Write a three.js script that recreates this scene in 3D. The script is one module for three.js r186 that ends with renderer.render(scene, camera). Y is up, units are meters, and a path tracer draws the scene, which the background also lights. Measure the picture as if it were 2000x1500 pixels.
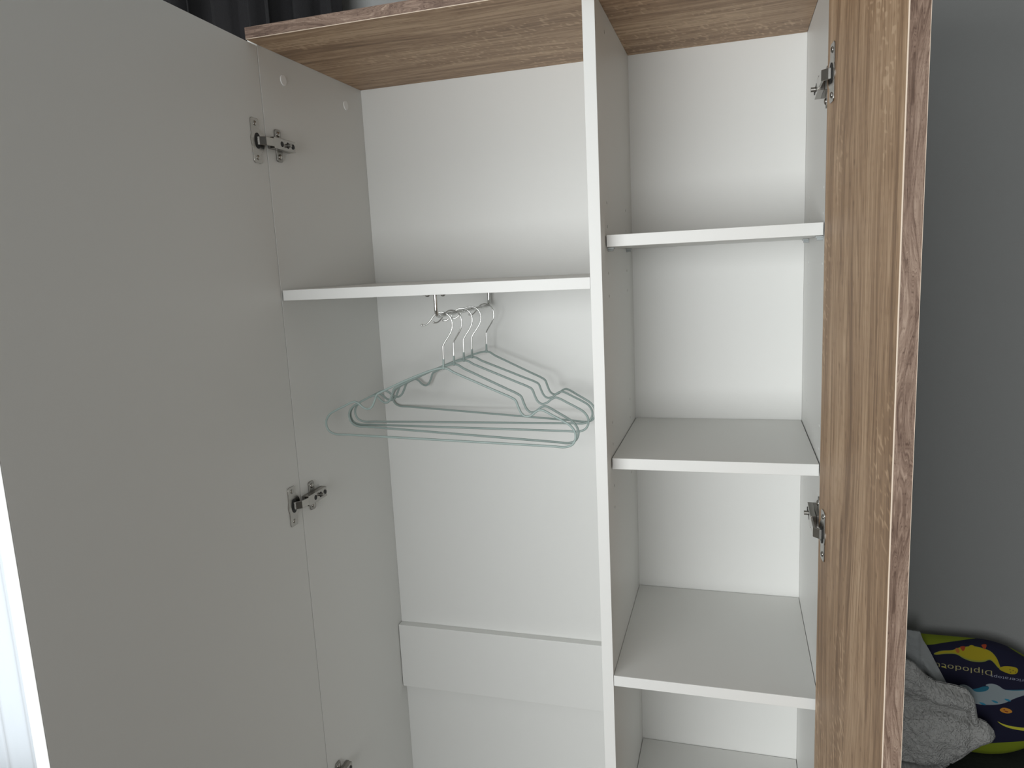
import * as THREE from 'three';
import { RoundedBoxGeometry } from 'three/addons/geometries/RoundedBoxGeometry.js';
import { mergeGeometries } from 'three/addons/utils/BufferGeometryUtils.js';
import { RectAreaLightUniformsLib } from 'three/addons/lights/RectAreaLightUniformsLib.js';
import { Brush, Evaluator, SUBTRACTION } from 'three-bvh-csg';

RectAreaLightUniformsLib.init();
const scene = new THREE.Scene();
const renderer = new THREE.WebGLRenderer({ antialias: true });
renderer.toneMapping = THREE.LinearToneMapping;
renderer.toneMappingExposure = 1.0;
renderer.shadowMap.enabled = true;

// ---------------------------------------------------------------- camera, sky, large lights
const Y0 = 1.43;                                     // height of the wide shelf's top above the floor
const FOCAL = 1420.28;                               // in pixels of the 2000 x 1500 frame
const camera = new THREE.PerspectiveCamera(2 * Math.atan(750 / FOCAL) * 180 / Math.PI, 2000 / 1500, 0.05, 60);
camera.position.set(0.661, Y0 + 0.0189, 0.9711);
camera.rotation.set(-0.1599, 0.2991, -0.0491, 'YXZ');
camera.updateMatrixWorld(true);
scene.add(camera);

scene.background = new THREE.Color().setRGB(0.80, 0.91, 1.0);
scene.backgroundIntensity = 0.7;

// room box and its two windows (openings in the walls)
const ROOM = { x0: -2.6, x1: 2.4, z0: -0.47, z1: 2.2, h: 2.55 };
const WIN_FRONT = { x0: -1.35, x1: 0.8, y0: 0.68, y1: 1.86 };
const WIN_BACK = { x0: -1.95, x1: -0.75, y0: 0.06, y1: 2.2 };
function daylight(w, z, dir, intensity, color) {
  const l = new THREE.RectAreaLight(color, intensity, w.x1 - w.x0 - 0.1, w.y1 - w.y0 - 0.1);
  l.position.set((w.x0 + w.x1) / 2, (w.y0 + w.y1) / 2, z);
  l.lookAt(l.position.x, l.position.y, z + dir);
  l.name = 'window_daylight';
  scene.add(l);
}
daylight(WIN_FRONT, ROOM.z1 - 0.02, -1, 7.3, new THREE.Color().setRGB(0.98, 1.0, 1.0));
daylight(WIN_BACK, ROOM.z0 - 0.05, 1, 0.9, new THREE.Color().setRGB(0.88, 0.95, 1.0));

// ---------------------------------------------------------------- helpers
let seed = 7;
const rnd = () => { seed = (seed * 1664525 + 1013904223) % 4294967296; return seed / 4294967296; };
const V = (x, y, z) => new THREE.Vector3(x, y, z);
const taken = {};
function numbered(n) { const k = taken[n] = (taken[n] ?? -1) + 1; return k ? `${n}_${String(k).padStart(3, '0')}` : n; }
function shade(m) { m.castShadow = true; m.receiveShadow = true; return m; }
function thing(name, label, category, [x, y, z], group) {
  const g = new THREE.Group(); g.name = numbered(name); g.position.set(x, y, z);
  g.userData = { label, category }; if (group) g.userData.group = group;
  scene.add(g); return g;
}
// geometry is given in world coordinates (floor at y = 0) and moved into the thing's own frame
function part(parent, name, geo, mat, label) {
  const list = Array.isArray(geo) ? geo : [geo];
  let g = list.length > 1 ? mergeGeometries(list.map((q) => q.index ? q.toNonIndexed() : q)) : list[0];
  let top = parent; while (top.parent && top.parent !== scene) top = top.parent;
  if (top !== scene) g.translate(-top.position.x, -top.position.y, -top.position.z);
  const m = shade(new THREE.Mesh(g, mat)); m.name = name;
  if (label) m.userData.label = label;
  parent.add(m); return m;
}
function struct(name, geo, mat) {
  const list = Array.isArray(geo) ? geo : [geo];
  const m = shade(new THREE.Mesh(list.length > 1 ? mergeGeometries(list) : list[0], mat));
  m.name = name; m.userData = { kind: 'structure' }; scene.add(m); return m;
}
// box between two corners; uv in metres, v running along the grain axis
function box(x0, x1, y0, y1, z0, z1, grain = 'y', r = 0.0007, off = 0) {
  const w = x1 - x0, h = y1 - y0, d = z1 - z0;
  const g = r ? new RoundedBoxGeometry(w, h, d, 2, Math.min(r, w / 2.2, h / 2.2, d / 2.2)) : new THREE.BoxGeometry(w, h, d);
  g.translate((x0 + x1) / 2, (y0 + y1) / 2, (z0 + z1) / 2);
  return metreUV(g, grain, off);
}
function metreUV(g, grain = 'y', off = 0) {
  if (g.index) { const ng = g.toNonIndexed(); g.copy(ng); g.setIndex(null); }
  const p = g.attributes.position, n = g.attributes.normal, uv = new Float32Array(p.count * 2), G = 'xyz'.indexOf(grain);
  for (let i = 0; i < p.count; i += 3) {
    const s = [0, 0, 0];
    for (let k = 0; k < 3; k++) for (let a = 0; a < 3; a++) s[a] += n.getComponent(i + k, a);
    const a = s.map(Math.abs); const d = a.indexOf(Math.max(...a));
    let ax = [0, 1, 2].filter((q) => q !== d);
    if (ax.includes(G)) ax = [ax.find((q) => q !== G), G];
    for (let k = 0; k < 3; k++) { uv[(i + k) * 2] = p.getComponent(i + k, ax[0]) + off + d * 0.137; uv[(i + k) * 2 + 1] = p.getComponent(i + k, ax[1]) + off * 0.7; }
  }
  g.setAttribute('uv', new THREE.BufferAttribute(uv, 2));
  return g;
}
function cyl(p, q, r0, r1 = r0, seg = 14) {
  const a = V(...p), b = V(...q), L = a.distanceTo(b);
  const g = new THREE.CylinderGeometry(r1, r0, L, seg);
  g.applyQuaternion(new THREE.Quaternion().setFromUnitVectors(V(0, 1, 0), b.clone().sub(a).normalize()));
  g.translate((a.x + b.x) / 2, (a.y + b.y) / 2, (a.z + b.z) / 2);
  return g;
}
function tube(pts, r, n = 80, seg = 10, closed = false, tension = 0.5, type = 'catmullrom') {
  return new THREE.TubeGeometry(new THREE.CatmullRomCurve3(pts, closed, type, tension), n, r, seg, closed);
}
// a pixel of the photograph to the point where its ray meets the plane z = const
function at(px, py, z) {
  const d = V((px - 1000) / FOCAL, (750 - py) / FOCAL, -1).applyQuaternion(camera.quaternion);
  return camera.position.clone().addScaledVector(d, (z - camera.position.z) / d.z);
}
const lin = (r, g, b) => new THREE.Color().setRGB(r, g, b);

// ---------------------------------------------------------------- procedural textures
function lattice(nx, ny) { const a = new Float32Array(nx * ny); for (let i = 0; i < a.length; i++) a[i] = rnd(); return { nx, ny, a }; }
function noise(l, u, v) {                             // u, v in 0..1, wraps
  const x = u * l.nx, y = v * l.ny; let i = Math.floor(x), j = Math.floor(y);
  let fx = x - i, fy = y - j; fx = fx * fx * (3 - 2 * fx); fy = fy * fy * (3 - 2 * fy);
  i = ((i % l.nx) + l.nx) % l.nx; j = ((j % l.ny) + l.ny) % l.ny; const i1 = (i + 1) % l.nx, j1 = (j + 1) % l.ny;
  const A = l.a[j * l.nx + i], B = l.a[j * l.nx + i1], C = l.a[j1 * l.nx + i], D = l.a[j1 * l.nx + i1];
  return A + (B - A) * fx + (C - A) * fy + (A - B - C + D) * fx * fy;
}
function dataTexture(w, h, fn, srgb, repU, repV) {
  const d = new Uint8Array(w * h * 4);
  for (let y = 0, o = 0; y < h; y++) for (let x = 0; x < w; x++, o += 4) {
    const c = fn((x + 0.5) / w, (y + 0.5) / h); d[o] = c[0]; d[o + 1] = c[1]; d[o + 2] = c[2]; d[o + 3] = 255;
  }
  const t = new THREE.DataTexture(d, w, h, THREE.RGBAFormat);
  t.magFilter = THREE.LinearFilter; t.minFilter = THREE.LinearMipmapLinearFilter; t.generateMipmaps = true;
  t.wrapS = t.wrapT = THREE.RepeatWrapping; t.repeat.set(repU, repV);
  if (srgb) t.colorSpace = THREE.SRGBColorSpace;
  t.needsUpdate = true; return t;
}
const clamp = (v, a = 0, b = 1) => Math.min(b, Math.max(a, v));
const step = (a, b, v) => { const t = clamp((v - a) / (b - a)); return t * t * (3 - 2 * t); };
function woodTexture(w, h, sizeU, sizeV, opt) {
  const band = lattice(9, 3), band2 = lattice(26, 5), warp = lattice(4, 5), streak = lattice(90, 9), fine = lattice(300, 46), pore = lattice(420, 130), ray = lattice(60, 330), rayZone = lattice(7, 9), cath = lattice(3, 3);
  return dataTexture(w, h, (u, v) => {
    const wu = u + (noise(warp, u, v) - 0.5) * opt.warp + (noise(band2, u * 2, v * 3) - 0.5) * opt.warp * 0.15;
    let t = 0.5 + (noise(band, wu, v) - 0.5) * 0.50 + (noise(band2, wu, v) - 0.5) * 0.42;
    const c = Math.sin((wu * 34 + noise(cath, wu, v) * 9) * Math.PI * 2) * 0.5 + 0.5;
    t += (Math.pow(c, 3) - 0.3) * 0.10;
    t += (noise(streak, wu, v) - 0.5) * 0.45 + (noise(fine, wu, v) - 0.5) * 0.50;
    const p = noise(pore, wu, v); if (p > 0.72) t -= (p - 0.72) * 1.5 * opt.pore;
    const z = step(0.50, 0.75, noise(rayZone, u, v)); const q = noise(ray, u + v * 0.35, v + u * 0.08);
    t += z * step(0.66, 0.9, q) * opt.ray;
    t = clamp(t);
    const A = opt.dark, B = opt.mid, C = opt.light, k = t < 0.5 ? t * 2 : (t - 0.5) * 2, P = t < 0.5 ? A : B, Q = t < 0.5 ? B : C;
    return [P[0] + (Q[0] - P[0]) * k, P[1] + (Q[1] - P[1]) * k, P[2] + (Q[2] - P[2]) * k];
  }, true, 1 / sizeU, 1 / sizeV);
}
const oakMap = woodTexture(1024, 2048, 0.42, 1.3, { warp: 0.10, pore: 0.9, ray: 0.42, dark: [126, 98, 73], mid: [167, 136, 106], light: [203, 174, 143] });
const edgeMap = woodTexture(512, 1024, 0.09, 0.42, { warp: 0.34, pore: 1.2, ray: 0.1, dark: [92, 71, 59], mid: [134, 111, 96], light: [170, 148, 131] });
const grainBump = (() => { const a = lattice(64, 64), b = lattice(170, 170); return dataTexture(256, 256, (u, v) => { const k = 255 * (0.5 * noise(a, u, v) + 0.5 * noise(b, u, v)); return [k, k, k]; }, false, 1 / 0.11, 1 / 0.11); })();
const weave = (() => { const a = lattice(90, 90), b = lattice(30, 34); return dataTexture(512, 512, (u, v) => { const k = 255 * clamp(0.65 * noise(a, u + 0.03 * noise(b, u, v), v) + 0.35 * noise(b, u, v)); return [k, k, k]; }, false, 1 / 0.14, 1 / 0.14); })();

const M = {
  white: new THREE.MeshPhysicalMaterial({ color: lin(0.735, 0.735, 0.712), roughness: 0.42, bumpMap: grainBump, bumpScale: 0.00004 }),
  oak: new THREE.MeshPhysicalMaterial({ map: oakMap, roughness: 0.52 }),
  oakEdge: new THREE.MeshPhysicalMaterial({ map: edgeMap, roughness: 0.5 }),
  seam: new THREE.MeshStandardMaterial({ color: lin(0.80, 0.66, 0.53), roughness: 0.5 }),
  cap: new THREE.MeshStandardMaterial({ color: lin(0.88, 0.88, 0.87), roughness: 0.35 }),
  nickel: new THREE.MeshStandardMaterial({ color: lin(0.37, 0.355, 0.33), metalness: 1, roughness: 0.24 }),
  nickelDark: new THREE.MeshStandardMaterial({ color: lin(0.30, 0.29, 0.27), metalness: 1, roughness: 0.42 }),
  black: new THREE.MeshStandardMaterial({ color: lin(0.010, 0.010, 0.010), roughness: 0.6 }),
  chrome: new THREE.MeshStandardMaterial({ color: lin(0.72, 0.72, 0.71), metalness: 1, roughness: 0.17 }),
  mint: new THREE.MeshPhysicalMaterial({ color: lin(0.33, 0.405, 0.385), roughness: 0.38 }),
  plastic: new THREE.MeshPhysicalMaterial({ color: lin(0.42, 0.45, 0.45), roughness: 0.25 }),
  wall: new THREE.MeshStandardMaterial({ color: lin(0.31, 0.315, 0.31), roughness: 0.9, bumpMap: grainBump, bumpScale: 0.0002 }),
  ceiling: new THREE.MeshStandardMaterial({ color: lin(0.80, 0.80, 0.79), roughness: 0.95 }),
  floor: new THREE.MeshStandardMaterial({ color: lin(0.075, 0.06, 0.05), roughness: 0.6 }),
  frame: new THREE.MeshStandardMaterial({ color: lin(0.82, 0.82, 0.82), roughness: 0.4 }),
  glass: new THREE.MeshPhysicalMaterial({ color: 0xffffff, transmission: 1, thickness: 0, roughness: 0.0 }),
  drape: new THREE.MeshPhysicalMaterial({ color: lin(0.012, 0.0115, 0.013), roughness: 0.95, sheen: 0.3, sheenRoughness: 0.6, bumpMap: weave, bumpScale: 0.0003 }),
  sheer: new THREE.MeshPhysicalMaterial({ color: lin(0.92, 0.94, 0.96), roughness: 1, transmission: 0.6, thickness: 0, side: THREE.DoubleSide }),
};

// ---------------------------------------------------------------- the room
const T = 0.16;
function wallWithOpening(z0, z1, w) {
  const X0 = ROOM.x0 - T, X1 = ROOM.x1 + T;
  return [box(X0, w.x0, 0, ROOM.h, z0, z1, 'y', 0), box(w.x1, X1, 0, ROOM.h, z0, z1, 'y', 0),
    box(w.x0, w.x1, w.y1, ROOM.h, z0, z1, 'y', 0), box(w.x0, w.x1, 0, w.y0, z0, z1, 'y', 0)];
}
struct('floor', box(ROOM.x0 - T, ROOM.x1 + T, -0.12, 0, ROOM.z0 - T, ROOM.z1 + T, 'x', 0), M.floor);
struct('ceiling', box(ROOM.x0 - T, ROOM.x1 + T, ROOM.h, ROOM.h + 0.12, ROOM.z0 - T, ROOM.z1 + T, 'x', 0), M.ceiling);
struct('wall_left', box(ROOM.x0 - T, ROOM.x0, 0, ROOM.h, ROOM.z0, ROOM.z1, 'y', 0), M.wall);
struct('wall_right', box(ROOM.x1, ROOM.x1 + T, 0, ROOM.h, ROOM.z0, ROOM.z1, 'y', 0), M.wall);
struct('wall_back', wallWithOpening(ROOM.z0 - T, ROOM.z0, WIN_BACK), M.wall);
struct('wall_front', wallWithOpening(ROOM.z1, ROOM.z1 + T, WIN_FRONT), M.wall);
struct('baseboard_back', box(0.0, ROOM.x1, 0, 0.07, ROOM.z0, ROOM.z0 + 0.012, 'x', 0.001), M.frame);
function windowUnit(name, w, z, mullions) {
  const f = 0.05, gz = [z - 0.03, z + 0.03], bars = [
    box(w.x0, w.x0 + f, w.y0, w.y1, ...gz), box(w.x1 - f, w.x1, w.y0, w.y1, ...gz),
    box(w.x0 + f, w.x1 - f, w.y0, w.y0 + f, ...gz), box(w.x0 + f, w.x1 - f, w.y1 - f, w.y1, ...gz)];
  const xs = [w.x0 + f]; const n = mullions + 1, pitch = (w.x1 - w.x0 - 2 * f) / n;
  for (let k = 1; k < n; k++) { const x = w.x0 + f + k * pitch; bars.push(box(x - 0.035, x + 0.035, w.y0 + f, w.y1 - f, ...gz)); }
  const m = struct(name, bars, M.frame);
  for (let k = 0; k < n; k++) {
    const x0 = w.x0 + f + k * pitch + (k ? 0.035 : 0), x1 = w.x0 + f + (k + 1) * pitch - (k < n - 1 ? 0.035 : 0);
    part(m, 'pane', new THREE.PlaneGeometry(x1 - x0, w.y1 - w.y0 - 2 * f).translate((x0 + x1) / 2, (w.y0 + w.y1) / 2, z), M.glass);
  }
}
windowUnit('window_1', WIN_BACK, ROOM.z0 - 0.11, 1);
windowUnit('window_2', WIN_FRONT, ROOM.z1 + 0.09, 2);

// ---------------------------------------------------------------- wardrobe
const W = { D: -0.3112, xd0: 0.478, xd1: 0.4942, xR: 0.771, t: 0.016 };
const Y = (v) => Y0 + v;
const yT = Y(0.3543), yTop = yT + 0.016, yFoot = 0.0, yFloor = 0.085;
const ward = thing('wardrobe', 'white and oak wardrobe standing open with one white and one oak door', 'wardrobe', [0.385, 0, -0.16]);

// boards that carry rows of shelf-pin holes are drilled
const evaluator = new Evaluator(); evaluator.useGroups = false;
function drilled(g, holes, dir, depth = 0.009) {
  let b = new Brush(g.index ? g : (() => { const q = g.clone(); q.setIndex([...Array(q.attributes.position.count).keys()]); return q; })()); b.updateMatrixWorld();
  const cut = [];
  for (const [x, y, z, r] of holes) cut.push(cyl([x - dir * depth, y, z], [x + dir * 0.004, y, z], r, r, 12));
  const c = new Brush(mergeGeometries(cut)); c.updateMatrixWorld();
  const out = evaluator.evaluate(b, c, SUBTRACTION).geometry;
  const keep = new THREE.BufferGeometry(); for (const k of ['position', 'normal', 'uv']) keep.setAttribute(k, out.attributes[k]); if (out.index) keep.setIndex(out.index);
  const res = keep.index ? keep.toNonIndexed() : keep; const clean = new THREE.BufferGeometry();
  for (const k of ['position', 'normal', 'uv']) clean.setAttribute(k, new THREE.BufferAttribute(new Float32Array(res.attributes[k].array), res.attributes[k].itemSize));
  return clean;
}
const pinRows = [0.0993, 0.0672, 0.0352, 0.0032, -0.0288, -0.2108, -0.2426, -0.2746, -0.3056, -0.3384];
const holesAt = (x) => pinRows.flatMap((y) => [[x, Y(y), -0.055, 0.0024], [x, Y(y), -0.240, 0.0024]]);

part(ward, 'side_panel', box(-W.t, -0.0002, yFoot, yTop, W.D - 0.003, 0, 'y'), M.white);
part(ward, 'side_panel', drilled(box(W.xR + 0.0002, W.xR + W.t, yFoot, yTop, W.D - 0.003, 0, 'y', 0), holesAt(W.xR), -1), M.white, 'white side panel with rows of pin holes');
const divider = part(ward, 'divider_panel', drilled(box(W.xd0, W.xd1, yFloor + 0.016, yT - 0.0004, W.D, -0.0012, 'y', 0), [...holesAt(W.xd1), [W.xd1, Y(0.3264), -0.073, 0.0028]], 1), M.white, 'white upright divider with rows of pin holes');
part(divider, 'edge_band', box(W.xd0, W.xd1, yFloor + 0.016, yT - 0.0006, -0.0012, 0.0, 'y', 0.0005), M.white);
const topZ = 0.0265;
const topPanel = part(ward, 'top_panel', box(0.0002, W.xR - 0.0002, yT, yTop, W.D, topZ - 0.0012, 'x', 0.0005, 0.31), M.oak, 'oak effect top board');
part(topPanel, 'edge_band', box(0.0002, W.xR - 0.0002, yT + 0.0009, yTop, topZ - 0.0012, topZ, 'x', 0.0003, 0.11), M.oakEdge, 'oak effect front edge');
part(topPanel, 'edge_seam', box(0.0004, W.xR - 0.0004, yT, yT + 0.0009, topZ - 0.0012, topZ, 'x', 0.0002), M.seam, 'pale seam line of the edge');
part(ward, 'back_panel', box(-0.0, W.xR, yFloor, yTop - 0.004, W.D - 0.003, W.D - 0.0002, 'y', 0), M.white);
part(ward, 'bottom_panel', box(0.0002, W.xR - 0.0002, yFloor, yFloor + 0.0155, W.D, 0, 'x'), M.white);
part(ward, 'plinth', box(0.0002, W.xR - 0.0002, 0, yFloor - 0.0005, -0.05, -0.034, 'x'), M.white);
part(ward, 'back_rail', box(0.0008, W.xd0 - 0.0008, Y(-0.8347), Y(-0.698), W.D + 0.0002, W.D + 0.0172, 'x', 0.0009), M.white, 'white rail board across the back');

function shelf(x0, x1, yb, yt, z0, z1, label, gap = 0) {
  const s = part(ward, 'shelf', box(x0 + gap, x1 - gap, Y(yb), Y(yt), z0 + (gap ? 0.0015 : 0.0003), z1 - 0.0012, 'x', 0.0003), M.white, label);
  part(s, 'edge_band', box(x0 + gap, x1 - gap, Y(yb), Y(yt), z1 - 0.0012, z1, 'x', 0.0005), M.white);
  return s;
}
const shelfA = shelf(0.0022, W.xd0 - 0.0003, -0.0158, 0, W.D, -0.0008, 'wide shelf above the hanging rail');
const shelf1 = shelf(W.xd1, W.xR, 0.0390, 0.0550, W.D, -0.0357, 'uppermost narrow shelf resting on pins', 0.0013);
shelf(W.xd1, W.xR, -0.2744, -0.2584, W.D, -0.0334, 'middle narrow shelf with dark gaps at its sides', 0.0013);
shelf(W.xd1 + 0.0002, W.xR - 0.0002, -0.5922, -0.5760, W.D, -0.0002, 'narrow shelf fixed flush with the front', 0.0003);
shelf(W.xd1 + 0.0002, W.xR - 0.0002, -0.9051, -0.8891, W.D, -0.0002, 'lowest narrow shelf in view', 0.0006);
for (const [x, s] of [[W.xd1, 1], [W.xR, -1]]) for (const z of [-0.055, -0.240]) {
  part(shelf1, 'shelf_pin', [box(Math.min(x, x + s * 0.009), Math.max(x, x + s * 0.009), Y(0.0362), Y(0.0386), z - 0.006, z + 0.006, 'x', 0.0006),
    cyl([x - s * 0.004, Y(0.0352), z], [x + s * 0.0072, Y(0.0352), z], 0.0023)], M.plastic, 'small grey shelf pin');
}
// round cover caps on the left side panel, cam cover on the divider
for (const [y, z] of [[0.3179, -0.0592], [0.3166, -0.2497]]) part(ward, 'cover_cap', (() => { const g = new THREE.CylinderGeometry(0.0075, 0.0082, 0.0012, 28); g.rotateZ(-Math.PI / 2); g.translate(0.0005, Y(y), z); return g; })(), M.cap, 'round white cover cap');

// doors: a board standing on its hinge line; s runs along the door, n away from its inner face
function doorFrame(hx, hz, deg, side) {               // side -1: left door, +1: right door
  const a = deg * Math.PI / 180, d = V(side < 0 ? Math.cos(a) : -Math.cos(a), 0, Math.sin(a));
  const inn = side < 0 ? V(d.z, 0, -d.x) : V(-d.z, 0, d.x);         // inner face normal
  return { P: V(hx, 0, hz), d, inn, m: new THREE.Matrix4().makeBasis(inn, V(0, 1, 0), d).setPosition(hx, 0, hz) };
}
// local axes of a door: x = out of the inner face, y = up, z = along the door from its hinge edge
const LD = doorFrame(-0.0003, 0.0010, 87, -1), RD = doorFrame(0.7651, 0.018, 94.5, 1);
const fix = (g, f) => { g.applyMatrix4(f.m); if (f.m.determinant() < 0) { const p = g.attributes; for (const k in p) { const A = p[k], s = A.itemSize; for (let i = 0; i < A.count; i += 3) for (let c = 0; c < s; c++) { const q = A.array[(i + 1) * s + c]; A.array[(i + 1) * s + c] = A.array[(i + 2) * s + c]; A.array[(i + 2) * s + c] = q; } } } return g; };
const flat = (g) => { const q = g.index ? g.toNonIndexed() : g; return q; };
const dy0 = yFloor - 0.002, dy1 = Y(0.3527);
const doorL = part(ward, 'door', fix(box(-0.016, 0, dy0, dy1, 0, 0.4935, 'y', 0.0004), LD), M.white, 'white door swung open at the left');
part(doorL, 'edge_band', fix(box(-0.016, 0, dy0, dy1, 0.4935, 0.4947, 'y', 0.0005), LD), M.white, 'white edge of the door');
const doorR = part(ward, 'door', fix(box(-0.016, 0, dy0, dy1, 0, 0.2985, 'y', 0.0004, 0.05), RD), M.oak, 'oak effect door swung open at the right');
part(doorR, 'edge_band', fix(box(-0.016, -0.0011, dy0, dy1, 0.2985, 0.2997, 'y', 0.0003, 0.4), RD), M.oakEdge, 'darker oak effect door edge');
part(doorR, 'edge_seam', fix(box(-0.0011, 0, dy0, dy1, 0.2985, 0.2997, 'y', 0.0003), RD), M.seam, 'pale seam line along the door edge');
part(doorR, 'edge_seam', fix(box(-0.0160, -0.0156, dy0, dy1, 0.2997, 0.2999, 'y', 0.0001), RD), M.seam, 'pale seam line along the door edge');

// concealed hinges
function plateShape(hw, hh, r) {
  const s = new THREE.Shape(); s.moveTo(-hw + r, -hh); s.lineTo(hw - r, -hh); s.quadraticCurveTo(hw, -hh, hw, -hh + r); s.lineTo(hw, hh - r); s.quadraticCurveTo(hw, hh, hw - r, hh);
  s.lineTo(-hw + r, hh); s.quadraticCurveTo(-hw, hh, -hw, hh - r); s.lineTo(-hw, -hh + r); s.quadraticCurveTo(-hw, -hh, -hw + r, -hh); return s;
}
function slab(shape, t, bevel = 0.0004) {              // extruded along +x; shape's (x, y) become (z, y)
  const g = new THREE.ExtrudeGeometry(shape, { depth: t - 2 * bevel, bevelEnabled: true, bevelThickness: bevel, bevelSize: bevel, bevelSegments: 2, curveSegments: 12 });
  g.translate(0, 0, bevel); g.rotateY(Math.PI / 2); g.scale(1, 1, -1);       // z' = shape x
  const p = g.attributes; if (!g.index) for (const k in p) { const A = p[k], s = A.itemSize; for (let i = 0; i < A.count; i += 3) for (let c = 0; c < s; c++) { const q = A.array[(i + 1) * s + c]; A.array[(i + 1) * s + c] = A.array[(i + 2) * s + c]; A.array[(i + 2) * s + c] = q; } }
  return g;
}
function screwHead(x, y, z, r) {                       // axis along +x
  const g = new THREE.SphereGeometry(r, 16, 8, 0, Math.PI * 2, 0, Math.PI / 2); g.scale(1, 0.55, 1); g.rotateZ(-Math.PI / 2); g.translate(x, y, z); return flat(g);
}
function hinge(frame, side, sx, yc, sPlate, zMount) {
  // cup plate in the door's local axes
  const onDoor = (g, y = yc) => fix(flat(g.translate(0, y, 0)), frame);
  // mounting side: local x = away from the side panel
  const mm = new THREE.Matrix4().makeScale(side < 0 ? 1 : -1, 1, 1).setPosition(sx, yc, 0);
  const onSide = (g) => fix(flat(g), { m: mm });
  const half = 0.0065, zA = zMount - 0.026, zB = zMount + 0.026;
  // arm: a channel of folded sheet, drawn as a profile in (z, x) and extruded in y, with side cheeks
  const cup = V(0.0005, 0, sPlate).applyMatrix4(frame.m); const cx = side < 0 ? cup.x - sx : sx - cup.x;
  const prof = [[zA, 0.0125], [zMount, 0.0135], [zB - 0.006, 0.0142], [zB + 0.004, 0.0140], [cup.z - 0.010, Math.max(cx, 0) + 0.0105], [cup.z - 0.003, cx + 0.004], [cup.z - 0.001, cx - 0.003]];
  const sec = (h, xin, from, to) => {
    const pts = prof.slice(from, to); const s = new THREE.Shape();
    pts.forEach(([z, x], i) => i ? s.lineTo(z, x) : s.moveTo(z, x));
    for (const [z, x] of [...pts].reverse()) s.lineTo(z, x - xin);
    s.closePath();
    const g = new THREE.ExtrudeGeometry(s, { depth: 2 * h - 0.0008, bevelEnabled: true, bevelThickness: 0.0004, bevelSize: 0.0003, bevelSegments: 1 });
    // shape x -> z, shape y -> x, depth -> y
    const m = new THREE.Matrix4().set(0, 1, 0, 0, 0, 0, 1, -h + 0.0004, 1, 0, 0, 0, 0, 0, 0, 1); g.applyMatrix4(m); return flat(g);
  };
  const arm = part(ward, 'hinge', [onSide(sec(0.0082, 0.0065, 0, 4)), onSide(sec(0.0060, 0.0022, 3, 7))], M.nickel, 'nickel concealed hinge');
  part(arm, 'mounting_plate', [onSide(slab(plateShape(0.0070, 0.0235, 0.004), 0.0022).translate(0, 0, zMount)),
    onSide(flat(new RoundedBoxGeometry(0.0065, 0.0150, 0.056, 2, 0.001)).translate(0.0034, 0, zMount - 0.001))], M.nickelDark);
  for (const s of [-1, 1]) { part(arm, 'screw', onSide(screwHead(0.0022, s * 0.0165, zMount, 0.0042)), M.nickel); }
  // slots and adjusting screws on the arm
  for (const [z, r] of [[zMount + 0.010, 0.0040], [zMount - 0.006, 0.0046], [zMount - 0.020, 0.0038]]) {
    const g = new THREE.CylinderGeometry(r, r, 0.0008, 20); g.rotateZ(Math.PI / 2); g.translate(z > zMount ? 0.0140 : 0.0133, 0, z); part(arm, 'slot', onSide(flat(g)), M.black);
  }
  const k = new THREE.CylinderGeometry(0.0028, 0.0028, 0.0062, 16); k.rotateZ(Math.PI / 2); k.translate(0.0158, 0, zMount - 0.006); part(arm, 'adjusting_screw', onSide(flat(k)), M.nickelDark);
  // cup side
  const ps = plateShape(0.0100, 0.0312, 0.0042);
  const cupRing = new THREE.CylinderGeometry(0.0172, 0.0172, 0.0011, 36); cupRing.rotateZ(Math.PI / 2); cupRing.translate(0.0006, 0, sPlate - 0.0045);
  part(arm, 'cup_plate', [onDoor(slab(ps, 0.0014).translate(0, 0, sPlate)), onDoor(cupRing)], M.nickel);
  const well = new THREE.CylinderGeometry(0.0112, 0.0112, 0.0008, 30); well.rotateZ(Math.PI / 2); well.scale(1, 1, 0.66); well.translate(0.0016, 0, sPlate - 0.0030);
  part(arm, 'cup_recess', onDoor(well), M.black);
  for (const s of [-1, 1]) part(arm, 'screw', onDoor(screwHead(0.0012, s * 0.0240, sPlate, 0.0036)), M.nickel);
  return arm;
}
for (const y of [0.2165, -0.3345, -0.8420]) hinge(LD, -1, 0, Y(y), 0.0268, -0.0285);
for (const y of [0.2145, -0.3260, -0.8420]) hinge(RD, 1, W.xR, Y(y), 0.0300, -0.0285);

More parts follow.
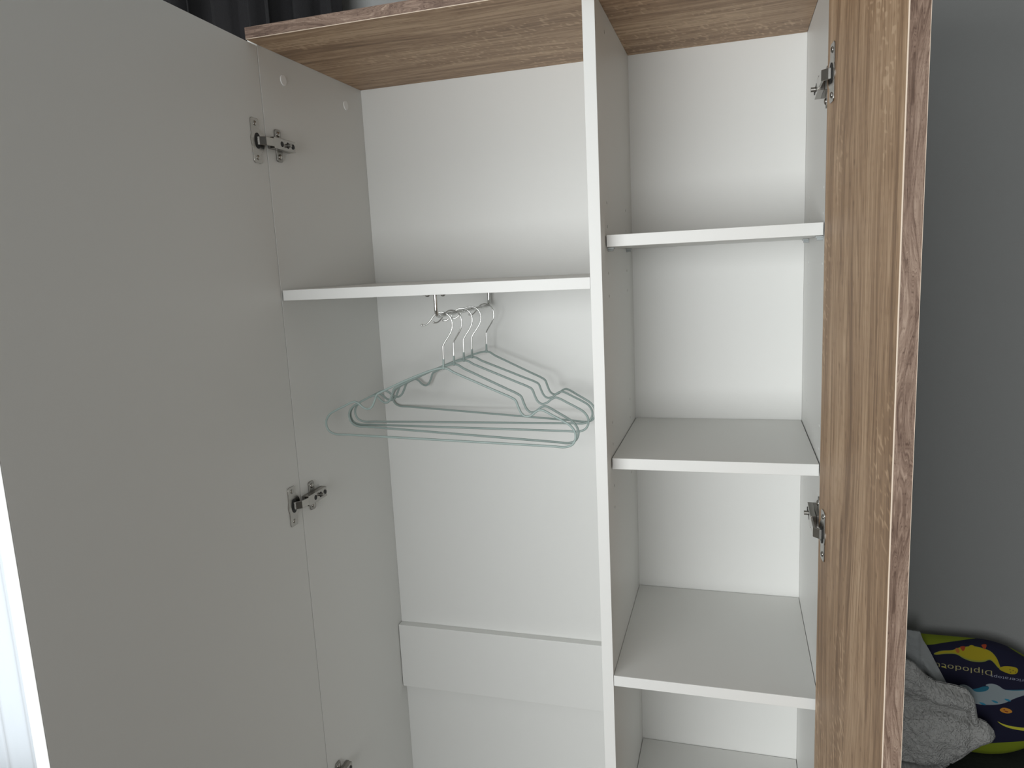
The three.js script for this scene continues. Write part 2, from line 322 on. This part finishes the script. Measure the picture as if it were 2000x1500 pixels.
// ---------------------------------------------------------------- clothes rail under the wide shelf
const RX = 0.2335, RY = Y(-0.0500), rz0 = -0.047, rz1 = -0.298, under = Y(-0.0158);
{
  const pts = [V(RX, under + 0.0002, rz0), V(RX, RY + 0.010, rz0), V(RX, RY + 0.003, rz0 - 0.003), V(RX, RY, rz0 - 0.010)];
  for (let k = 1; k < 12; k++) pts.push(V(RX, RY, rz0 - 0.010 + (rz1 - rz0 + 0.020) * k / 12));
  pts.push(V(RX, RY, rz1 + 0.010), V(RX, RY + 0.003, rz1 + 0.003), V(RX, RY + 0.010, rz1), V(RX, under + 0.0002, rz1));
  const rail = part(ward, 'clothes_rail', tube(pts, 0.0030, 160, 12, false, 0.2), M.chrome, 'chrome rail with wavy edges');
  // wavy flattened band that keeps the hooks apart
  const n = 160, pos = [], idx = [], z0 = rz0 - 0.008, z1 = rz1 + 0.008;
  for (let i = 0; i <= n; i++) {
    const f = i / n, z = z0 + (z1 - z0) * f, w = 0.0032 + 0.0040 * (0.5 - 0.5 * Math.cos(f * Math.PI * 2 * 6)), h = 0.0019;
    for (let k = 0; k < 8; k++) { const a = k / 8 * Math.PI * 2; pos.push(RX + w * Math.cos(a), RY + h * Math.sin(a), z); }
  }
  for (let i = 0; i < n; i++) for (let k = 0; k < 8; k++) { const a = i * 8 + k, b = i * 8 + (k + 1) % 8; idx.push(a, b, a + 8, b, b + 8, a + 8); }
  const g = new THREE.BufferGeometry(); g.setAttribute('position', new THREE.Float32BufferAttribute(pos, 3)); g.setIndex(idx); g.computeVertexNormals();
  part(rail, 'wavy_band', g, M.chrome);
  for (const z of [rz0, rz1]) {
    part(rail, 'mounting_plate', new RoundedBoxGeometry(0.036, 0.0018, 0.012, 2, 0.0008).translate(RX, under - 0.0009, z), M.nickel);
    for (const s of [-1, 1]) part(rail, 'screw', (() => { const q = new THREE.SphereGeometry(0.0036, 14, 7, 0, Math.PI * 2, 0, Math.PI / 2); q.scale(1, 0.7, 1); q.rotateX(Math.PI); q.translate(RX + s * 0.0125, under - 0.0018, z); return q; })(), M.nickelDark);
  }
}

// ---------------------------------------------------------------- clothes hangers
const hangerRight = [[0, -0.0842], [0.1085, -0.1268], [0.1150, -0.1308], [0.1198, -0.1420], [0.1250, -0.1515], [0.1312, -0.1552], [0.1395, -0.1532], [0.1475, -0.1468], [0.1540, -0.1440], [0.1605, -0.1455], [0.1880, -0.1592], [0.2010, -0.1672], [0.2075, -0.1770], [0.2080, -0.1860], [0.2035, -0.1950], [0.1930, -0.1998]];
function wire(list, r, n, closed = false) {
  const path = new THREE.CurvePath(); const P = list.map(([x, y]) => V(x, y, 0));
  return tube(P, r, n, 10, closed, 0.5, 'centripetal');
}
const dense = (list) => { const o = []; list.forEach((p, i) => { if (i) { const q = list[i - 1], L = Math.hypot(p[0] - q[0], p[1] - q[1]), k = Math.max(1, Math.round(L / 0.02)); for (let j = 1; j < k; j++) o.push([q[0] + (p[0] - q[0]) * j / k, q[1] + (p[1] - q[1]) * j / k]); } o.push(p); }); return o; };
const hangerLoop = dense([...hangerRight, ...[...hangerRight].slice(1).reverse().map(([x, y]) => [-x, y])]);
const hangerHook = [[0, -0.0500], [0.0022, -0.0455], [0.0128, -0.0290], [0.0156, -0.0215], [0.0160, -0.0140], [0.0135, -0.0060], [0.0080, -0.0005], [0.0, 0.0023], [-0.0075, 0.0012], [-0.0140, -0.0035], [-0.0190, -0.0100], [-0.0245, -0.0155], [-0.0290, -0.0178], [-0.0335, -0.0178]];
const hangerSpots = [[-0.0701, 0.033, -0.0402, 'foremost mint wire hanger, at the front end of the rail'],
  [-0.1128, -0.100, -0.0307, 'second mint wire hanger from the open front of the wardrobe'],
  [-0.1590, 0.085, -0.0337, 'middle of the five mint wire hangers on the rail'],
  [-0.2021, 0.2362, -0.0453, 'fourth mint wire hanger from the open front, before the rearmost'],
  [-0.2770, -0.1358, -0.0374, 'rearmost mint wire hanger, next to the white back panel']];
function makeHanger() {
  const g = new THREE.Group(); g.name = 'clothes_hanger';
  const frame = shade(new THREE.Mesh(mergeGeometries([wire(hangerLoop, 0.0018, 420, true).toNonIndexed(), cyl([0, -0.0835, 0], [0, -0.0705, 0], 0.0020, 0.0016).toNonIndexed(), new THREE.SphereGeometry(0.0030, 12, 10).translate(0, -0.0838, 0).toNonIndexed()]), M.mint)); frame.name = 'wire_frame'; frame.userData.label = 'mint green coated wire';
  const hook = shade(new THREE.Mesh(mergeGeometries([wire(hangerHook, 0.0012, 120).toNonIndexed(), cyl([0, -0.0740, 0], [0, -0.0495, 0], 0.0012).toNonIndexed(), new THREE.SphereGeometry(0.0019, 10, 8).translate(-0.0338, -0.0178, 0).toNonIndexed()]), M.chrome)); hook.name = 'hook'; hook.userData.label = 'bare chrome hook';
  g.add(frame, hook); return g;
}
const hanger0 = makeHanger();
hangerSpots.forEach(([z, yaw, roll, label], i) => {
  const h = i ? hanger0.clone() : hanger0; h.name = numbered('clothes_hanger');
  h.position.set(RX, RY + 0.0026, z); h.rotation.set(0, yaw, roll, 'YXZ');
  h.userData = { label, category: 'hanger', group: 'mint hangers on the rail' }; scene.add(h);
});

// ---------------------------------------------------------------- curtains behind the wardrobe
function foldLine(x0, x1, z, amp, pitch, sharp, n) {
  const P = []; let ph = 0;
  for (let i = 0; i <= n; i++) {
    const f = i / n, x = x0 + (x1 - x0) * f; ph += (x1 - x0) / n / pitch * (0.7 + 0.6 * Math.sin(f * 9.1 + 1.3) ** 2) * Math.PI * 2;
    const s = Math.sin(ph + 0.7 * Math.sin(ph * 0.37)); P.push([x + 0.25 * pitch * 0.5 * Math.sin(ph * 2) * sharp, z + amp * Math.sign(s) * Math.pow(Math.abs(s), 0.75) * (0.7 + 0.3 * Math.sin(ph * 0.29 + 2))]);
  }
  return P;
}
function curtainGeo(P, y0, y1, thick, sway) {
  const rows = 14, pos = [], idx = [], n = P.length, uv = [];
  const layer = (o) => { for (let j = 0; j <= rows; j++) { const v = j / rows; for (let i = 0; i < n; i++) { const [x, z] = P[i], w = sway * Math.sin(v * 5 + i * 0.05) * (1 - v); pos.push(x + w, y0 + (y1 - y0) * v, z + o + w * 0.3); uv.push(x * 1.6, y0 + (y1 - y0) * v); } } };
  layer(0); if (thick) layer(-thick);
  const F = (b, flip) => { for (let j = 0; j < rows; j++) for (let i = 0; i < n - 1; i++) { const a = b + j * n + i; if (flip) idx.push(a, a + n, a + 1, a + 1, a + n, a + n + 1); else idx.push(a, a + 1, a + n, a + 1, a + n + 1, a + n); } };
  F(0, false);
  if (thick) { const b = n * (rows + 1); F(b, true); for (let j = 0; j < rows; j++) for (const [i, f] of [[0, 0], [n - 1, 1]]) { const a = j * n + i; if (f) idx.push(a, b + a, a + n, b + a, b + a + n, a + n); else idx.push(a, a + n, b + a, b + a, a + n, b + a + n); } }
  const g = new THREE.BufferGeometry(); g.setAttribute('position', new THREE.Float32BufferAttribute(pos, 3)); g.setAttribute('uv', new THREE.Float32BufferAttribute(uv, 2)); g.setIndex(idx); g.computeVertexNormals(); return g;
}
const rodY = 2.40, rodZ = -0.395;
{
  const c = thing('dark_curtain', 'dark charcoal curtain hanging in folds behind the top of the wardrobe', 'curtain', [-0.33, 0.04, rodZ]);
  part(c, 'fabric', curtainGeo(foldLine(-0.60, -0.072, rodZ, 0.026, 0.062, 0.5, 260), 0.04, rodY - 0.012, 0.0018, 0.004), M.drape);
  const s = thing('sheer_curtain', 'bright white sheer curtain in front of the window beside the white door', 'curtain', [-1.28, 0.03, rodZ]);
  part(s, 'fabric', curtainGeo(foldLine(-1.96, -0.615, rodZ, 0.016, 0.085, 0.3, 360), 0.03, rodY - 0.012, 0, 0.002), M.sheer);
  const r = thing('curtain_rod', 'dark curtain rod carrying the dark and the sheer curtain', 'curtain rod', [-0.95, rodY, rodZ]);
  part(r, 'pole', cyl([-2.05, rodY, rodZ], [0.06, rodY, rodZ], 0.011, 0.011, 20), M.nickelDark);
  for (const x of [-2.05, 0.06]) part(r, 'finial', new THREE.SphereGeometry(0.02, 18, 12).translate(x, rodY, rodZ), M.nickelDark);
  for (const x of [-1.99, 0.02]) part(r, 'bracket', box(x - 0.008, x + 0.008, rodY - 0.012, rodY + 0.012, ROOM.z0, rodZ, 'z', 0.002), M.nickelDark);
}

// ---------------------------------------------------------------- bed corner with cushion and cloths
const bedTop = Y(-0.872);
const coverMat = new THREE.MeshPhysicalMaterial({ color: lin(0.012, 0.016, 0.012), roughness: 0.95, bumpMap: weave, bumpScale: 0.0004 });
{
  const b = thing('bed', 'low bed with a dark cover pushed into the corner behind the oak door', 'bed', [1.55, 0, -0.05]);
  const wood = M.oak, X0 = 0.845, X1 = 2.30, Z0 = ROOM.z0 + 0.014, Z1 = 0.36;
  part(b, 'frame', [box(X0, X1, 0.20, 0.34, Z0, Z0 + 0.02, 'x'), box(X0, X1, 0.20, 0.34, Z1 - 0.02, Z1, 'x'), box(X0, X0 + 0.02, 0.20, 0.34, Z0 + 0.02, Z1 - 0.02, 'z'), box(X1 - 0.02, X1, 0.20, 0.34, Z0 + 0.02, Z1 - 0.02, 'z'), box(X0 + 0.02, X1 - 0.02, 0.28, 0.30, Z0 + 0.02, Z1 - 0.02, 'x')], wood);
  for (const x of [X0 + 0.03, X1 - 0.03]) for (const z of [Z0 + 0.03, Z1 - 0.03]) part(b, 'leg', box(x - 0.025, x + 0.025, 0, 0.20, z - 0.025, z + 0.025, 'y', 0.002), wood);
  part(b, 'mattress', new RoundedBoxGeometry(X1 - X0 - 0.05, 0.18, Z1 - Z0 - 0.05, 5, 0.03).translate((X0 + X1) / 2, 0.395, (Z0 + Z1) / 2), M.frame);
  const q = new RoundedBoxGeometry(X1 - X0 - 0.02, bedTop - 0.43, Z1 - Z0 - 0.02, 5, 0.03).translate((X0 + X1) / 2, (bedTop + 0.43) / 2, (Z0 + Z1) / 2);
  part(b, 'cover', q, coverMat, 'dark bed cover');
}
// printed cushion leaning on the wall
const CX0 = 0.86, CX1 = 1.195, cushTilt = 0.30, cushH = 0.196, cushBottomZ = -0.372;
function cushionPrint() {  // print colours deepened: shade of the dim corner is put into them
  const w = 1024, h = Math.round(1024 * cushH / (CX1 - CX0)); const c = document.createElement('canvas'); c.width = w; c.height = h; const x = c.getContext('2d');
  const O = V((CX0 + CX1) / 2, bedTop + 0.002, cushBottomZ), up = V(0, Math.cos(cushTilt), -Math.sin(cushTilt)), nrm = V(0, Math.sin(cushTilt), Math.cos(cushTilt));
  // where a pixel of the photograph meets the cushion's face, in canvas units
  const K = (px, py) => { const d = V((px - 1000) / FOCAL, (750 - py) / FOCAL, -1).applyQuaternion(camera.quaternion); const f = O.clone().addScaledVector(nrm, 0.022); const t = f.clone().sub(camera.position).dot(nrm) / d.dot(nrm); const q = camera.position.clone().addScaledVector(d, t).sub(f); return [(q.x / (CX1 - CX0) + 0.5) * w, h - q.dot(up) / cushH * h]; };
  const poly = (pts, col) => { x.fillStyle = col; x.beginPath(); pts.forEach((p, i) => { const [a, b] = K(...p); i ? x.lineTo(a, b) : x.moveTo(a, b); }); x.closePath(); x.fill(); };
  const smooth = (pts, col) => { x.fillStyle = col; x.beginPath(); const q = pts.map((p) => K(...p)); const m = (a, b) => [(a[0] + b[0]) / 2, (a[1] + b[1]) / 2]; const s = m(q[q.length - 1], q[0]); x.moveTo(...s); q.forEach((p, i) => { const e = m(p, q[(i + 1) % q.length]); x.quadraticCurveTo(p[0], p[1], e[0], e[1]); }); x.closePath(); x.fill(); };
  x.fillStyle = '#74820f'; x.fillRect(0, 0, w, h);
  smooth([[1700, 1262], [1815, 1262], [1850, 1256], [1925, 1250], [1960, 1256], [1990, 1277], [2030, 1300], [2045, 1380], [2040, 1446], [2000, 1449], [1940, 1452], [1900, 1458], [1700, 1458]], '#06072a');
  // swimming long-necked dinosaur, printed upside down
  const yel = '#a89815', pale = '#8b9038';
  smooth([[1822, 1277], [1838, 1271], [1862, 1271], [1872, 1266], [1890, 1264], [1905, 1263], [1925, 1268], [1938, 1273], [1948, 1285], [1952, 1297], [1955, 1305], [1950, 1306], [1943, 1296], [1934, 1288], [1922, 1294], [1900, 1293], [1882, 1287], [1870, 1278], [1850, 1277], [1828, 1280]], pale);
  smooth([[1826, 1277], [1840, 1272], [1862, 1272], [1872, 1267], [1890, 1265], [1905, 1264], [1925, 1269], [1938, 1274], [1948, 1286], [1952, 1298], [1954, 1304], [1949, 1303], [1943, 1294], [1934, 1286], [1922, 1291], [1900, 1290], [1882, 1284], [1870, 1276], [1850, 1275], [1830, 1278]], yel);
  smooth([[1951, 1304], [1962, 1301], [1975, 1302], [1986, 1304], [1990, 1309], [1986, 1317], [1972, 1317], [1960, 1312], [1952, 1308]], yel);
  smooth([[1892, 1266], [1898, 1261], [1906, 1263], [1910, 1268]], yel);
  for (const [a, b] of [[1882, 1266], [1925, 1263]]) { smooth([[a - 6, b - 2], [a + 6, b - 3], [a + 5, b + 2], [a, b + 8], [a - 4, b + 2]], '#a1401c'); }
  smooth([[1866, 1267], [1874, 1266], [1876, 1275], [1870, 1277]], '#a8642a');
  for (const [a, b] of [[1973, 1308], [1979, 1310], [1974, 1313], [1984, 1313]]) smooth([[a - 1, b - 1], [a + 1, b - 1], [a + 1, b + 1], [a - 1, b + 1]], '#4a3c10');
  const word = (s, px0, px1, py, size, col) => { const [a, b] = K(px1, py), [a0] = K(px0, py); x.save(); x.translate(a, b); x.rotate(Math.PI + 0.05); x.fillStyle = col; x.font = `${size}px sans-serif`; x.textBaseline = 'middle'; const m = x.measureText(s).width || 1; x.scale((a - a0) / m, 1); x.fillText(s, 0, 0); x.restore(); };
  word('Diplodocus', 1812, 1940, 1315, 36, '#a8a16c');
  word('Triceratops', 1934, 2008, 1331, 19, '#a4a8b4');
  smooth([[1836, 1301], [1845, 1301], [1850, 1306], [1846, 1305]], '#b9b04a');
  // sea with two breaking crests
  smooth([[1845, 1340], [1862, 1338], [1880, 1346], [1905, 1346], [1925, 1338], [1950, 1348], [2030, 1346], [2040, 1356], [1960, 1360], [1900, 1356], [1850, 1350]], '#1a667e');
  smooth([[1870, 1338], [1884, 1336], [1897, 1343], [1904, 1352], [1928, 1350], [1933, 1341], [1922, 1338], [1934, 1334], [1950, 1338], [1964, 1350], [2030, 1347], [2030, 1350], [1985, 1362], [1962, 1374], [1940, 1377], [1908, 1376], [1890, 1368], [1884, 1350]], '#8f9a9e');
  for (const [a, b] of [[1918, 1375], [1942, 1371], [1967, 1368]]) smooth([[a - 8, b - 4], [a + 2, b - 3], [a + 9, b + 2], [a + 1, b + 2]], '#2c7f9c');
  smooth([[1951, 1386], [1958, 1381], [1972, 1384], [1979, 1391], [1968, 1394], [1956, 1391]], '#c9862a');
  for (const [a, b] of [[1961, 1386], [1967, 1390], [1964, 1389]]) smooth([[a - 2, b - 1], [a + 2, b - 1], [a + 2, b + 1], [a - 2, b + 1]], '#8a3b14');
  smooth([[1944, 1406], [1960, 1415], [1990, 1421], [2040, 1424], [2040, 1431], [1990, 1427], [1960, 1419]], '#c3bf35');
  const t = new THREE.CanvasTexture(c); t.colorSpace = THREE.SRGBColorSpace; return t;
}
{
  const c = thing('printed_cushion', 'navy cushion with lime border and upside-down yellow dinosaur print leaning on the wall', 'cushion', [(CX0 + CX1) / 2, bedTop, cushBottomZ]);
  const nx = 64, ny = 40, pos = [], uv = [], idx = [], w = CX1 - CX0, rr = 0.115;
  const O = V((CX0 + CX1) / 2, bedTop + 0.002, cushBottomZ), up = V(0, Math.cos(cushTilt), -Math.sin(cushTilt)), nrm = V(0, Math.sin(cushTilt), Math.cos(cushTilt));
  const place = (i, j, f) => {
    let a = (i / nx * 2 - 1), b = (j / ny * 2 - 1);
    // square to rounded rectangle
    const hx = w / 2, hy = cushH / 2; let x = a * hx, y = b * hy;
    const lim = (s) => { const over = Math.abs(s) - (hx - rr); return over > 0 ? hy - rr * 0.82 * (1 - Math.sqrt(Math.max(0, 1 - (over / rr) ** 2))) : hy; };
    y = b * lim(x);
    const e = Math.pow(Math.max(0, (1 - a ** 8) * (1 - b ** 4)), 0.5); const th = 0.022 * e + 0.0008;
    const p = O.clone().addScaledVector(up, y + hy).addScaledVector(nrm, f * th + 0.0).add(V(x, 0, 0));
    pos.push(p.x, p.y, p.z); uv.push(x / w + 0.5, (y + hy) / cushH);
  };
  for (const f of [1, -1]) for (let j = 0; j <= ny; j++) for (let i = 0; i <= nx; i++) place(i, j, f);
  const n = nx + 1, B = n * (ny + 1);
  for (let j = 0; j < ny; j++) for (let i = 0; i < nx; i++) { const a = j * n + i; idx.push(a, a + 1, a + n, a + 1, a + n + 1, a + n, B + a, B + a + n, B + a + 1, B + a + 1, B + a + n, B + a + n + 1); }
  for (let i = 0; i < nx; i++) for (const [j, s] of [[0, 1], [ny, -1]]) { const a = j * n + i; if (s > 0) idx.push(a, B + a, a + 1, a + 1, B + a, B + a + 1); else idx.push(a, a + 1, B + a, a + 1, B + a + 1, B + a); }
  for (let j = 0; j < ny; j++) for (const [i, s] of [[0, -1], [nx, 1]]) { const a = j * n + i; if (s > 0) idx.push(a, B + a, a + n, a + n, B + a, B + a + n); else idx.push(a, a + n, B + a, a + n, B + a + n, B + a); }
  const g = new THREE.BufferGeometry(); g.setAttribute('position', new THREE.Float32BufferAttribute(pos, 3)); g.setAttribute('uv', new THREE.Float32BufferAttribute(uv, 2)); g.setIndex(idx); g.computeVertexNormals();
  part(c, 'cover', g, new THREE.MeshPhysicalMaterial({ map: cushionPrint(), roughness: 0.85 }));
}
// crumpled cloths: an outline with real thickness, its front swelling into folds
function cloth(outline, z, lobes, lean, cell, back, wrinkle) {
  const P = outline.map(([a, b]) => at(a, b, z)); const xs = P.map((p) => p.x), ys = P.map((p) => p.y);
  const x0 = Math.min(...xs), x1 = Math.max(...xs), y0 = Math.min(...ys), y1 = Math.max(...ys), nx = Math.ceil((x1 - x0) / cell), ny = Math.ceil((y1 - y0) / cell);
  const inside = (x, y) => { let r = false; for (let i = 0, j = P.length - 1; i < P.length; j = i++) if ((P[i].y > y) !== (P[j].y > y) && x < (P[j].x - P[i].x) * (y - P[i].y) / (P[j].y - P[i].y) + P[i].x) r = !r; return r; };
  const near = (x, y) => { let best = 1e9, q = null; for (let i = 0, j = P.length - 1; i < P.length; j = i++) { const ax = P[j].x, ay = P[j].y, bx = P[i].x - ax, by = P[i].y - ay, t = clamp(((x - ax) * bx + (y - ay) * by) / (bx * bx + by * by)), cx = ax + t * bx, cy = ay + t * by, d = Math.hypot(x - cx, y - cy); if (d < best) { best = d; q = [cx, cy]; } } return [best, q]; };
  const l1 = lattice(14, 14), l2 = lattice(34, 34), at_ = [], pos = [], idx = [];
  for (let j = 0; j <= ny; j++) for (let i = 0; i <= nx; i++) {
    let x = x0 + i * cell, y = y0 + j * cell; const ins = inside(x, y); let [d, q] = near(x, y); let ok = ins || d < cell * 1.1; if (!ins) { [x, y] = q; d = 0; }
    let h = 0; const e = Math.sqrt(clamp(d / 0.018) * (2 - clamp(d / 0.018)));
    for (const L of lobes) { const c = at(L[0], L[1], z), dx = (x - c.x) * Math.cos(L[4]) + (y - c.y) * Math.sin(L[4]), dy = -(x - c.x) * Math.sin(L[4]) + (y - c.y) * Math.cos(L[4]); const r = 1 - (dx / L[2]) ** 2 - (dy / L[3]) ** 2; if (r > 0) h = Math.max(h, L[5] * Math.sqrt(r)); }
    h += wrinkle * ((noise(l1, (x - x0) / 0.28, (y - y0) / 0.28) - 0.5) * 1.4 + (noise(l2, (x - x0) / 0.22 + (y - y0) * 3, (y - y0) / 0.3) - 0.5) * 0.7);
    at_.push(ok ? pos.length / 6 : -1); if (!ok) continue;
    const f = Math.max(0.0006, e * (0.004 + Math.max(h, 0))), yb = bedTop + 0.0015, dn = yb - y; let zz = z - (y - y0) * lean;
    if (dn > 0) { zz += dn / 0.62; pos.push(x, yb + 0.003 + f * 0.8, zz, x, yb, zz); }       // the part that lies on the bed
    else pos.push(x, Math.max(y, yb + 0.003 + f * 0.8 * clamp(1 + dn / 0.02)), zz + f, x, y, zz - back);
  }
  const quad = (a, b, c, d, o) => o ? idx.push(2 * a + 1, 2 * c + 1, 2 * b + 1, 2 * b + 1, 2 * c + 1, 2 * d + 1) : idx.push(2 * a, 2 * b, 2 * c, 2 * b, 2 * d, 2 * c);
  for (let j = 0; j < ny; j++) for (let i = 0; i < nx; i++) { const k = j * (nx + 1) + i, a = at_[k], b = at_[k + 1], c = at_[k + nx + 1], d = at_[k + nx + 2]; if (a < 0 || b < 0 || c < 0 || d < 0) continue; quad(a, b, c, d, 0); quad(a, b, c, d, 1); }
  const g = new THREE.BufferGeometry(); g.setAttribute('position', new THREE.Float32BufferAttribute(pos, 3)); g.setIndex(idx);
  const uv = []; for (let i = 0; i < pos.length; i += 3) uv.push(pos[i], pos[i + 1]); g.setAttribute('uv', new THREE.Float32BufferAttribute(uv, 2)); g.computeVertexNormals(); return g;
}
{
  const muslin = new THREE.MeshPhysicalMaterial({ color: lin(0.50, 0.495, 0.48), roughness: 1, sheen: 0.1, bumpMap: weave, bumpScale: 0.0032 });  // white cloth, its colour lowered to carry the shade around the bed
  const grey = new THREE.MeshPhysicalMaterial({ color: lin(0.33, 0.345, 0.345), roughness: 1, bumpMap: weave, bumpScale: 0.0005 });
  const m = thing('muslin_cloth', 'crumpled white muslin cloth lying in front of the printed cushion', 'cloth', [0.98, bedTop, -0.33]);
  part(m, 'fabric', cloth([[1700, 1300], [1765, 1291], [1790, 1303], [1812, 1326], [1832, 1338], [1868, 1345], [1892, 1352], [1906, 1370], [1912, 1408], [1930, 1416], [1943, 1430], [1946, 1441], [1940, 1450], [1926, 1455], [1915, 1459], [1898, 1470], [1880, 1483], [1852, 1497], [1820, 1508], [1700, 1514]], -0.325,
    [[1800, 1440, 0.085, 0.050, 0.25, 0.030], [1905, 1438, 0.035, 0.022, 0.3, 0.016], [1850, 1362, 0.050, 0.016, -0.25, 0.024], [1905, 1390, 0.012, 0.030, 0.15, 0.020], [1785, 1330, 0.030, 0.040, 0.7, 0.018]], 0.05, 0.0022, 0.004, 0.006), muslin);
  const s = thing('thin_grey_cloth', 'thin pale grey cloth hanging over the cushion above the muslin', 'cloth', [0.98, bedTop + 0.08, -0.37]);
  part(s, 'fabric', cloth([[1700, 1240], [1772, 1236], [1800, 1240], [1805, 1254], [1818, 1275], [1835, 1308], [1852, 1340], [1856, 1356], [1810, 1352], [1700, 1345]], -0.372,
    [[1785, 1280, 0.012, 0.06, 0.0, 0.006], [1825, 1325, 0.008, 0.04, 0.5, 0.006]], 0.10, 0.0025, 0.002, 0.003), grey);
}

renderer.render(scene, camera);
